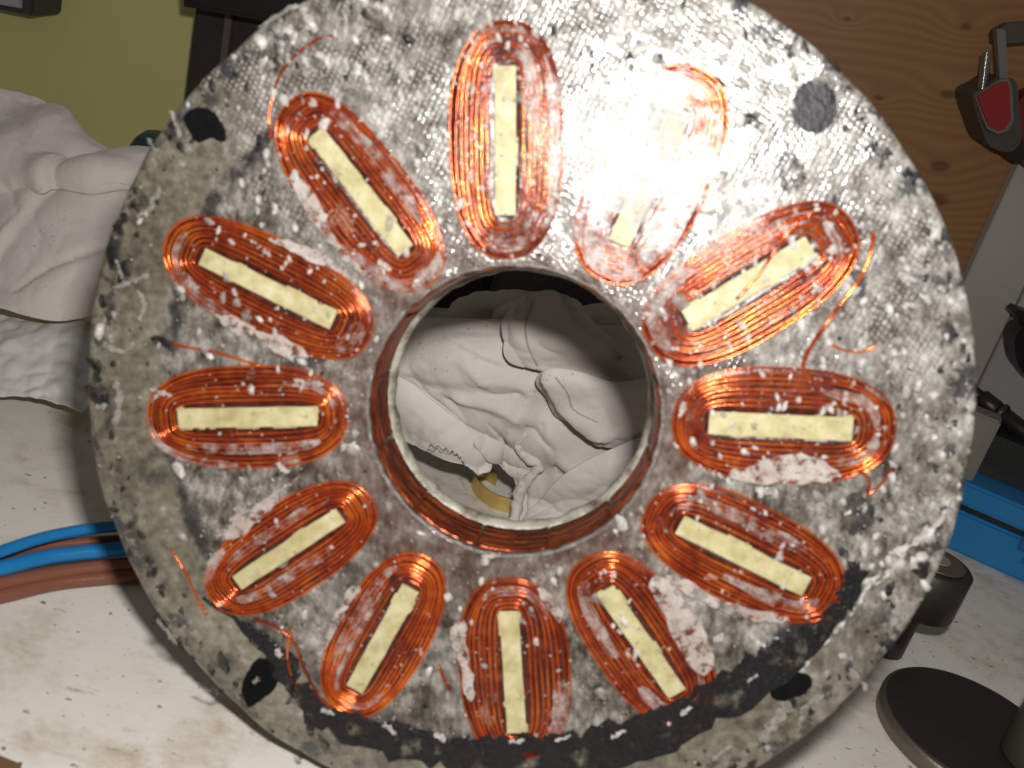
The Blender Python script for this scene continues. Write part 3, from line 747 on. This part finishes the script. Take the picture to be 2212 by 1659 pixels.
tag(cloth_grid('rag', [[(1130, 1126, .566), (1170, 1080, .573), (1214, 1030, .580), (1290, 984, .588), (1460, 912, .60)],
                       [(1150, 1140, .556), (1196, 1100, .560), (1250, 1050, .566), (1320, 1010, .572), (1460, 950, .582)],
                       [(1180, 1170, .548), (1230, 1130, .550), (1290, 1090, .554), (1370, 1050, .558), (1460, 1010, .565)],
                       [(1200, 1230, .545), (1260, 1200, .545), (1330, 1160, .546), (1400, 1120, .55), (1470, 1080, .555)]],
               C1, nu=16, nv=16, amp=.0060, fs=22, fine=.0034, seed=51, ang=48), 'rounded fold of white rag in the lower right of the hole', 'rag', 'rags behind the stator')
tag(cloth_grid('rag', [[(790, 775, .705), (880, 826, .672), (990, 906, .636), (1064, 992, .611)],
                       [(790, 830, .685), (872, 874, .656), (975, 938, .625), (1060, 1016, .604)],
                       [(790, 900, .660), (862, 924, .642), (960, 968, .617), (1044, 1022, .600)],
                       [(790, 926, .648), (860, 950, .632), (948, 984, .612), (1026, 1016, .5985)]],
               C3, nu=16, nv=16, amp=.0045, fs=26, fine=.0016, seed=66, ang=-35), 'cleaner white rag edge lying on the bench, lower left of the hole', 'rag', 'rags behind the stator')
def stitches(cloth, pts, n, name='stitch_row'):
    # zigzag thread laid on the cloth along a photo line
    P = catmull([Vector((*p, 0)) for p in pts], 20); vf = ([], [])
    dg = bpy.context.evaluated_depsgraph_get(); ok, prev = 0, None
    for i in range(n):
        p = P[int(i/(n-1)*(len(P)-1))]; px = p.x+(2.2 if i % 2 else -2.2)
        d = ray(px, p.y); hit, loc, *_ = cloth.ray_cast(EYE, d.normalized())
        if hit:
            loc = loc-d.normalized()*.0006
            if prev is not None and (loc-prev).length < .01: tube([prev, loc], .00018, 4, vf=vf)
            prev = loc
    if vf[0]: mesh_obj(name, vf[0], vf[1], M['thread'], cloth)
M['thread'] = mat_plain('grey_thread', (.36, .325, .295), .8)
HEM = [o for o in bpy.data.objects if o.get('label', '').startswith('folded hem')][0]
bpy.context.view_layer.update()
stitches(HEM, [(1150, 650), (1136, 700), (1140, 745), (1160, 790)], 60)
TW = [o for o in bpy.data.objects if o.get('label', '').startswith('twisted white rag')][0]
stitches(TW, [(1200, 815), (1226, 850), (1240, 885), (1290, 912)], 50)
sp = catmull(L((1142, 930, .625), (1118, 956, .617), (1132, 984, .608), (1164, 1004, .600), (1156, 1020, .596), (1128, 1050, .590), (1118, 1090, .578), (1110, 1130, .568)), 10)
sv, sf = tube(sp, lambda t: .0026*(1+.5*noise.noise(Vector((t*11, 0, 0))))*(.7+.7*t), 12)
sv = [p+Vector((nz(p, 260, 1), nz(p, 260, 8), nz(p, 260, 15)))*.0012 for p in sv]
tag(mesh_obj('cloth_strand', sv, sf, C1), 'twisted torn strand hanging off the white rag', 'rag')

# left pile
SQL = (.545, .45)
tag(cloth_grid('rag', [[(-90, 196, .735), (0, 200, .73), (70, 208, .725), (130, 240, .715), (180, 300, .70), (250, 334, .69), (380, 356, .68)],
                       [(-90, 270, .705), (0, 262, .70), (70, 262, .695), (140, 290, .685), (200, 330, .675), (262, 346, .67), (380, 370, .665)],
                       [(-90, 330, .675), (0, 318, .668), (70, 330, .668), (140, 346, .664), (200, 356, .66), (270, 366, .655), (380, 390, .655)],
                       [(-90, 420, .67), (0, 400, .662), (70, 380, .655), (140, 372, .648), (210, 376, .644), (280, 384, .645), (380, 410, .65)],
                       [(-90, 470, .668), (0, 440, .662), (70, 420, .66), (140, 412, .658), (210, 410, .654), (280, 412, .65), (380, 440, .65)],
                       [(-90, 560, .64), (0, 530, .636), (70, 510, .632), (140, 490, .632), (210, 480, .632), (280, 490, .635), (380, 520, .64)],
                       [(-90, 640, .615), (0, 620, .61), (70, 610, .607), (140, 600, .605), (200, 590, .608), (270, 590, .615), (380, 600, .63)],
                       [(-90, 668, .603), (0, 676, .596), (70, 694, .592), (130, 702, .591), (180, 694, .595), (250, 680, .604), (380, 680, .62)]],
               C1, nu=14, nv=14, sq=SQL, amp=.0095, fs=16, fine=.0019, seed=81, ang=40,
               folds=[(L((-60, 640, .62), (20, 540, .635), (90, 450, .655), (120, 400, .66), sq=SQL), .007, .011), (L((120, 400, .655), (200, 396, .65), (330, 420, .65), sq=SQL), .006, .01), (L((60, 640, .605), (120, 590, .608), (260, 540, .62), sq=SQL), -.003, .004)]),
    'white cotton rag heaped on top of the pile at the left edge', 'rag')
tag(cloth_grid('plastic_bag', [[(-90, 670, .64), (0, 688, .632), (80, 700, .625), (150, 706, .622), (260, 720, .62)],
                               [(-90, 730, .60), (0, 735, .595), (80, 740, .592), (150, 745, .592), (260, 760, .592)],
                               [(-90, 800, .574), (0, 800, .570), (80, 806, .567), (150, 814, .567), (260, 830, .567)],
                               [(-90, 880, .548), (0, 868, .547), (60, 866, .546), (110, 876, .543), (180, 896, .545), (260, 910, .54)][:5]],
               mat_plain('crinkled_white_plastic', (.62, .60, .57), .38, 0, .1, 40, .4, 200, .45), nu=14, nv=16, sq=SQL, amp=.003, fs=22, fine=.001, thick=.0005, seed=95, crumple=34),
    'crumpled white plastic bag on the bench under the heaped rag', 'bag')

# ================================================================== BENCH THINGS
def table_tube(name, pts, r, mat, label, cat, group=None, sides=14):
    path = catmull([on_table(px, py, z) for px, py, z in pts], 12)
    v, f = tube(path, r, sides); return tag(mesh_obj(name, v, f, mat), label, cat, group)
BL = mat_plain('blue_cable_sheath', (.012, .17, .42), .28, 0, .12, 90, .12, 400, .4)
BR = mat_plain('brown_cable_sheath', (.20, .075, .045), .28, 0, .12, 90, .12, 400, .4)
gp = 'cables leading out from behind the stator'
table_tube('cable', [(-90, 1226, .019), (0, 1192, .019), (100, 1160, .019), (200, 1142, .019), (300, 1134, .018), (380, 1132, .018)], .0026, BL, 'upper blue cable coming out from behind the disc', 'cable', gp)
table_tube('cable', [(-90, 1234, .010), (0, 1202, .010), (100, 1180, .010), (200, 1170, .010), (300, 1164, .010), (400, 1162, .010)], .0024, BR, 'thin brown cable showing between the two blue cables', 'cable', gp)
table_tube('cable', [(-90, 1246, .0125), (0, 1228, .0125), (110, 1202, .0125), (220, 1190, .0125), (320, 1180, .0125), (420, 1176, .0125)], .0034, BL, 'lower blue cable, just above the thick brown ones', 'cable', gp)
table_tube('cable', [(-90, 1284, .0065), (0, 1262, .0065), (120, 1238, .0065), (230, 1224, .0065), (330, 1216, .0065), (430, 1214, .0065)], .0034, BR, 'brown cable lying directly under the lower blue cable', 'cable', gp)
table_tube('cable', [(-90, 1306, .0036), (0, 1288, .0036), (120, 1260, .0036), (230, 1248, .0036), (330, 1240, .0036), (430, 1238, .0036)], .0032, BR, 'lowest brown cable, resting on the bench', 'cable', gp)

# brass strip curled on edge
BRASS = mat_plain('brass', (.62, .45, .15), .4, .7, .2, 120, .2, 400)
bp = catmull([on_table(*p) for p in ((1070, 1050), (1044, 1034), (1024, 1034), (1018, 1052), (1034, 1078), (1064, 1098), (1102, 1110))], 8)
v, f = [], []; hb = .0095; NBR = len(bp)-1
for i, p in enumerate(bp):
    t = (bp[min(NBR, i+1)]-bp[max(0, i-1)]).normalized(); nn = Vector((-t.y, t.x, 0))*.0009
    for (dr, zz) in ((0, .0003), (0, hb), (1, hb), (1, .0003)): v.append(p+nn*dr+Vector((0, 0, zz)))
for i in range(NBR):
    for k in range(4): f.append((i*4+k, i*4+(k+1) % 4, (i+1)*4+(k+1) % 4, (i+1)*4+k))
f.append((0, 1, 2, 3)); f.append((NBR*4+3, NBR*4+2, NBR*4+1, NBR*4))
tag(mesh_obj('brass_strip', v, f, BRASS, smooth=False), 'curled strip of brass standing on edge below the rags', 'offcut')
# metal swarf curl
sw = []
for i in range(160):
    t = i/159; b0 = catmull([Vector((926, 962, 0)), Vector((975, 975, 0)), Vector((1002, 1000, 0)), Vector((1016, 1046, 0))], 20)[int(t*59)]
    sw.append(at(b0.x+1.2*sin(t*60), b0.y+3.4*sin(t*60+1), .527+.034*t+.002*sin(t*75)))
v, f = tube(sw, .00020, 5)
tag(mesh_obj('swarf_curl', v, f, mat_plain('dark_swarf', (.05, .045, .04), .35, .7)), 'thin dark curl of metal swarf near the brass strip', 'swarf')

# metal parts, right
def cyl(bm, base, r, h, seg=64, r2=None, axis=Vector((0, 0, 1)), bev=.0):
    prof = [(0, 0), (r-bev, 0), (r, bev), (r2 or r, h-bev), ((r2 or r)-bev, h), (0, h)]
    q = axis.to_track_quat('Z', 'Y').to_matrix(); vs = []
    for i in range(seg):
        a = 2*pi*i/seg
        vs.append([bm.verts.new(base+q @ Vector((pr*cos(a), pr*sin(a), z))) for pr, z in prof[1:-1]])
    K = len(vs[0])
    for i in range(seg):
        for k in range(K-1): bm.faces.new((vs[i][k], vs[(i+1) % seg][k], vs[(i+1) % seg][k+1], vs[i][k+1]))
    bm.faces.new([vs[i][0] for i in range(seg)][::-1]); bm.faces.new([vs[i][K-1] for i in range(seg)])
STEEL = mat_plain('dull_steel', (.20, .175, .15), .42, .75, .2, 60, .15, 700)
STEELD = mat_plain('dark_steel', (.055, .05, .045), .45, .6, .2, 60, .12, 700)
STEELP = mat_plain('pale_steel', (.30, .28, .25), .5, .4, .2, 60, .15, 700)
b1 = on_table(1905, 1398)
T1 = empty('steel_mandrel', b1); tag(T1, 'steel mandrel with wide round head on a narrower stem, beside the blue case', 'machine part')
bm = bmesh.new(); cyl(bm, Vector((0, 0, 0)), .0115, .028, bev=.0006); bm_obj('stem', bm, STEELD, T1, False)
bm = bmesh.new(); cyl(bm, Vector((.009, .006, .028)), .0205, .030, bev=.0015); hd = bm_obj('head', bm, STEELD, T1, False)
bm = bmesh.new(); cyl(bm, Vector((.009, .006, .0581)), .0155, .0012, bev=.0004); rr_ = bm_obj('face_ring', bm, STEEL, hd, False)
bm = bmesh.new(); cyl(bm, Vector((.009, .006, .0594)), .007, .001, bev=.0003); bm_obj('centre_boss', bm, STEELP, hd, False)
b2 = on_table(2092, 1608)
T2 = empty('steel_flange', b2); tag(T2, 'dark round steel flange with an upright shaft, lower right corner', 'machine part')
bm = bmesh.new(); cyl(bm, Vector((0, 0, 0)), .0475, .0095, 96, bev=.0012); bm_obj('disc', bm, STEEL, T2)
bm = bmesh.new(); cyl(bm, Vector((0, 0, .0096)), .0455, .0004, 96, bev=.0001); bm_obj('disc_top', bm, STEELD, T2)
bm = bmesh.new(); cyl(bm, Vector((.0230, -.016, .0100)), .0170, .048, 64, bev=.003); bm_obj('shaft', bm, STEEL, T2)
for o in (T1, T2):
    for ch in o.children_recursive:
        for p in ch.data.polygons: p.use_smooth = len(p.vertices) == 4

# blue case
def box_from(origin, ex, ey, ez, mat, name, parent=None, bev=.002):
    bm = bmesh.new(); bmesh.ops.create_cube(bm, size=1)
    for q in bm.verts: q.co = origin + ex*(q.co.x+.5) + ey*(q.co.y+.5) + ez*(q.co.z+.5)
    if bev: bmesh.ops.bevel(bm, geom=bm.edges[:], offset=bev, segments=2, affect='EDGES')
    return bm_obj(name, bm, mat, parent)
pa, pb = on_table(2060, 1192), on_table(2212, 1261)
ex = (pb-pa).normalized(); ey = Vector((-ex.y, ex.x, 0)); ez = Vector((0, 0, 1))
BLUE = mat_plain('blue_plastic', (.012, .17, .40), .42, 0, .1, 40, .15, 500, .4)
BLUED = mat_plain('blue_latch_plastic', (.010, .10, .24), .42, 0, .1, 40, .15, 500, .4)
BLK = mat_plain('black_plastic', (.012, .012, .012), .4, 0, .3, 60, .2, 400, .4)
GRYB = mat_plain('charcoal_plastic', (.030, .030, .034), .5, 0, .3, 60, .2, 400, .3)
CS = empty('tool_case', pa); tag(CS, 'bright blue plastic case with a dark groove and latch, at the right edge', 'tool case')
W_ = .24; Z0 = Vector((0, 0, 0))
box_from(Z0-ex*.06, ex*W_, ey*.10, ez*.030, BLUE, 'case_body', CS)
box_from(Z0-ex*.06+ey*.0035+ez*.0305, ex*W_, ey*.09, ez*.0035, BLK, 'groove', CS, .0004)
lid = box_from(Z0-ex*.06+ez*.0345, ex*W_, ey*.10, ez*.0165, BLUE, 'case_rim', CS)
lt = box_from(Z0+ex*.034-ey*.004+ez*.0225, ex*.022, ey*.0045, ez*.019, BLUED, 'latch', CS, .001)
box_from(Z0+ex*.0405-ey*.0045+ez*.033, ex*.009, ey*.001, ez*.003, BLK, 'latch_slot', lt, .0003)
box_from(Z0+ex*.040-ey*.0012+ez*.013, ex*.008, ey*.002, ez*.004, BLUED, 'clip', CS, .0006)
# black tray standing on the case, and the charcoal box behind it
TR = box_from(pa-ex*.06+ey*.03+ez*.0515, ex*W_, ey*.068, ez*.030, BLK, 'black_tray', None, .002)
tag(TR, 'black tray standing on top of the blue case', 'tray')
PB = empty('charcoal_box', pa); tag(PB, 'charcoal box with a brass coloured strip, stacked on the black tray', 'box')
box_from(Z0+ex*.012+ey*.05+ez*.082, ex*.2, ey*.045, ez*.040, GRYB, 'box_body', PB, .003)
box_from(Z0+ex*.012+ey*.047+ez*.0835, ex*.2, ey*.003, ez*.0025, mat_plain('brassy_strip', (.10, .07, .035), .4, .7), 'strip', PB, .0004)
box_from(Z0+ex*.012+ey*.048+ez*.1225, ex*.2, ey*.048, ez*.006, GRYB, 'box_lid', PB, .002)
bm = bmesh.new(); cyl(bm, Z0+ex*.048+ey*.0455+ez*.0848, .0024, .003, 16, None, -ey); bm_obj('stud', bm, STEEL, PB, True)
# grey post beside it
GP = box_from(on_table(2052, 1180)-ex*.03, ex*.024, ey*.02, ez*.098, mat_plain('grey_post_paint', (.16, .145, .125), .6), 'grey_block', None, .0015)
tag(GP, 'tall grey block half hidden behind the disc, beside the blue case', 'block')
# black jointed tool lying on the charcoal box
c0 = on_y(2090, 838, .72); c1 = on_y(2250, 962, .68)
TL = empty('ratchet_tool', c0); tag(TL, 'black jointed tool handle lying across the charcoal box', 'tool')
dd = (c1-c0)
def seg(n_, t0, t1, r, m):
    v, f = tube([dd*t0, dd*(t0+.02), dd*(t1-.02), dd*t1], lambda t: r*(.85 if t in (0, 1) else 1), 16); return mesh_obj(n_, v, f, m, TL)
seg('shank', -.25, .18, .0052, BLK); seg('socket', .17, .42, .0072, BLK); seg('collar', .42, .50, .0082, STEELD); seg('handle', .48, 1.15, .0065, BLK)

# ================================================================== BACK WALL THINGS
def prism(name, pts, y, depth, mat, parent=None, org=None, bev=0, smooth=False, rnd=0):
    P = [Vector((*p, 0)) for p in pts]
    if rnd: P = catmull(P, rnd, True)
    base = org or Vector((0, 0, 0))
    bm = bmesh.new(); fr = [bm.verts.new(on_y(p.x, p.y, y)-base) for p in P]
    fc = bm.faces.new(fr); ex_ = bmesh.ops.extrude_face_region(bm, geom=[fc])
    for q in ex_['geom']:
        if isinstance(q, bmesh.types.BMVert): q.co.y += depth
    if bev: bmesh.ops.bevel(bm, geom=[e for e in bm.edges if all(abs(vv.co.y+base.y-y) < 1e-6 for vv in e.verts)], offset=bev, segments=2, affect='EDGES')
    return bm_obj(name, bm, mat, parent, smooth)
def kn(px, py, s): p = on_y(px, py, .86); return (p.x, p.z, s)
PINE = mat_pine([kn(2048, 204, .0050), kn(1899, 212, .0030), kn(2030, 359, .0062), kn(2087, 56, .0042), kn(2024, 432, .0075), kn(1830, 40, .0022)])
pl = on_y(1500, 0, .86); pr = on_y(2330, 0, .86)
xe = on_y(2212, 330, .86).x+.012
tag(quad_slab('pine_board', .05, .62, .86, .885, -.1, .55, PINE), 'varnished pine board with dark knots on the back wall, upper right', 'board')
WP = mat_plain('cream_painted_panel', (.38, .355, .31), .55, 0, .08, 14, .2, 300, .3)
WP2 = mat_plain('white_painted_panel', (.36, .36, .37), .5, 0, .08, 14, .2, 300, .3)
xa = on_y(2212, 330, .845).x; xb = on_y(2212, 660, .845).x
za = on_y(2212, 330, .845).z
def leaning(name, top, bot, wpx, y, mat, label):
    a, b = on_y(*top, y), on_y(*bot, y); s = (a-b); s2 = s.normalized(); side_ = Vector((s2.z, 0, -s2.x))
    return a, b, s2, side_
a, b, s2, sd = leaning('x', (2212, 330), (2078, 622), 0, .845, WP, '')
a2, b2_, s3, sd3 = leaning('x', (2212, 652), (2094, 870), 0, .845, WP, '')
wid = (b2_-b).dot(sd)
tag(box_from(b-s2*.40, sd*(wid-.0012), Vector((0, .012, 0)), s2*.85, WP, 'cream_panel', None, .0008), 'cream painted panel leaning against the pine board', 'panel')
tag(box_from(b-s2*.40+sd*(wid+.0012), sd*.22, Vector((0, .012, 0)), s2*.85, WP2, 'white_panel', None, .0008), 'white panel at the right edge, next to the cream one', 'panel')
# clamp with red cheek
co = on_y(2160, 260, .80)
CLP = empty('bar_clamp', co); tag(CLP, 'bar clamp with red plate and threaded spindle hanging on the pine board', 'clamp')
DG = mat_plain('clamp_dark_metal', (.075, .065, .055), .5, .4, .2, 60, .2, 300)
prism('clamp_head', [(2101, 208), (2130, 186), (2168, 166), (2196, 180), (2202, 240), (2206, 300), (2188, 326), (2160, 326), (2134, 310), (2118, 270)], .815, .044, DG, CLP, co, rnd=5)
pt = prism('grey_rim', [(2106, 206), (2160, 172), (2178, 170), (2186, 184), (2190, 262), (2176, 284), (2156, 290), (2134, 280), (2122, 252)], .806, .008, mat_plain('clamp_grey', (.13, .125, .11), .5), CLP, co)
prism('red_plate', [(2112, 208), (2162, 177), (2176, 177), (2181, 186), (2184, 258), (2172, 277), (2156, 283), (2138, 273), (2127, 250)], .803, .004, mat_plain('red_enamel', (.24, .002, .004), .6, 0, .08, 30, .05), pt, co)
prism('clamp_bar', [(2153, 62), (2172, 64), (2178, 172), (2160, 176)], .812, .008, mat_plain('clamp_bar_steel', (.17, .165, .155), .45, .4), CLP, co)
prism('clamp_arm', [(2150, 66), (2178, 50), (2280, 40), (2280, 86), (2176, 94), (2152, 90)], .816, .012, DG, CLP, co)
thr = []; t0, t1 = on_y(2132, 112, .812)-co, on_y(2122, 192, .812)-co
v, f = tube([t0+(t1-t0)*(i/90) for i in range(91)], lambda t: .0034*(1+.16*sin(t*2*pi*15)), 14)
mesh_obj('spindle', v, f, mat_plain('chrome', (.6, .6, .6), .16, 1, .05), CLP)
rd = on_y(2230, 300, .83)
RT_ = empty('red_tool', rd); tag(RT_, 'red handled tool cut off by the right edge, behind the clamp', 'tool')
prism('red_grip', [(2196, 230), (2240, 190), (2300, 180), (2300, 420), (2240, 380), (2196, 330)], .828, .02, mat_plain('red_plastic', (.15, .003, .012), .6, 0, .08), RT_, rd, rnd=3)
prism('dark_ferrule', [(2176, 300), (2200, 290), (2216, 320), (2206, 350), (2180, 340)], .822, .022, BLK, RT_, rd, rnd=4)
hk = on_y(2220, 740, .80)
HK = empty('hanging_tool', hk); tag(HK, 'black tool hanging on the white panel, cut off by the right edge', 'tool')
prism('grip', [(2192, 742), (2206, 712), (2260, 700), (2260, 820), (2222, 812), (2200, 790)], .80, .025, BLK, HK, hk, rnd=4)
prism('nozzle', [(2190, 676), (2200, 668), (2260, 690), (2260, 716), (2204, 694)], .803, .018, BLK, HK, hk)
# green board and what stands before it, left
tag(quad_slab('green_board', -.75, -.16, .90, .92, -.1, .6, mat_green()), 'flecked olive green board on the back wall, upper left', 'board')
MC = on_y(470, 60, .84)
MCH = empty('drill_press', MC); tag(MCH, 'black machine column with a square head, upper left behind the disc', 'machine')
DM = mat_plain('grimy_black_paint', (.028, .022, .020), .45, .1, .5, 30, .3, 300)
prism('column', [(430, -60), (640, -60), (600, 700), (338, 700)], .845, .04, DM, MCH, MC, .003)
prism('head', [(388, -80), (700, -80), (700, 100), (560, 44), (394, 14)], .79, .07, BLK, MCH, MC, .003)
prism('slide', [(492, -20), (508, -20), (476, 230), (462, 230)], .838, .006, mat_plain('worn_steel_slide', (.16, .12, .11), .4, .5), MCH, MC, .001)
sw0 = on_y(20, 10, .86)
SWB = empty('switch_box', sw0); tag(SWB, 'grey switch box on the green board, top left corner', 'switch')
prism('casing', [(-120, -90), (78, -60), (72, 26), (64, 34), (-120, -4)], .855, .045, mat_plain('dark_grey_casing', (.04, .042, .046), .5), SWB, sw0, .002)
prism('plate', [(-120, -90), (48, -66), (44, 18), (-120, -12)], .852, .004, mat_plain('light_grey_plate', (.34, .34, .35), .5), SWB, sw0, .001)
bt = on_table(306, 700)
tc = at(345, 345, .71)
BOT = empty('teal_bottle', (tc.x, tc.y, 0)); tag(BOT, 'dark teal bottle peeping out behind the disc, left', 'bottle')
TEAL = mat_plain('dark_teal_plastic', (.008, .05, .065), .4, 0, .1)
v, f = [], []
prof = [(.0, 0), (.028, 0), (.030, .004), (.030, tc.z-.02), (.026, tc.z-.004), (.018, tc.z+.012), (.012, tc.z+.018), (0, tc.z+.018)]
for i in range(32):
    a_ = 2*pi*i/32
    for r_, z_ in prof: v.append((r_*cos(a_), r_*sin(a_), z_))
for i in range(32):
    for k in range(len(prof)-1): f.append((i*8+k, ((i+1) % 32)*8+k, ((i+1) % 32)*8+k+1, i*8+k+1))
mesh_obj('bottle_body', v, f, TEAL, BOT)
# dark cases behind the rags, seen at the top of the hole
bx0 = on_y(1000, 640, .80)
tag(quad_slab('black_case', bx0.x-.16, bx0.x+.02, .765, .83, 0, .215, BLK, bev=.004), 'black case in shadow behind the rags, top left of the hole', 'case')
tag(quad_slab('smoky_case', bx0.x+.022, bx0.x+.17, .755, .825, 0, .215, mat_plain('smoky_plastic', (.035, .035, .030), .3, 0, .2, 30, .2, 300), bev=.006), 'smoky dark plastic case behind the rags, top right of the hole', 'case')
# brown stick end, bottom left corner
st0 = on_table(-6, 1668, .004)
tag(box_from(on_table(-40, 1640), (on_table(40, 1672)-on_table(-40, 1640)), (on_table(-60, 1700)-on_table(-40, 1640)), Vector((0, 0, .004)), mat_plain('brown_wood', (.16, .085, .04), .6, 0, .3, 90), 'wood_offcut', None, .0008), 'brown wooden offcut on the bench, bottom left corner', 'offcut')
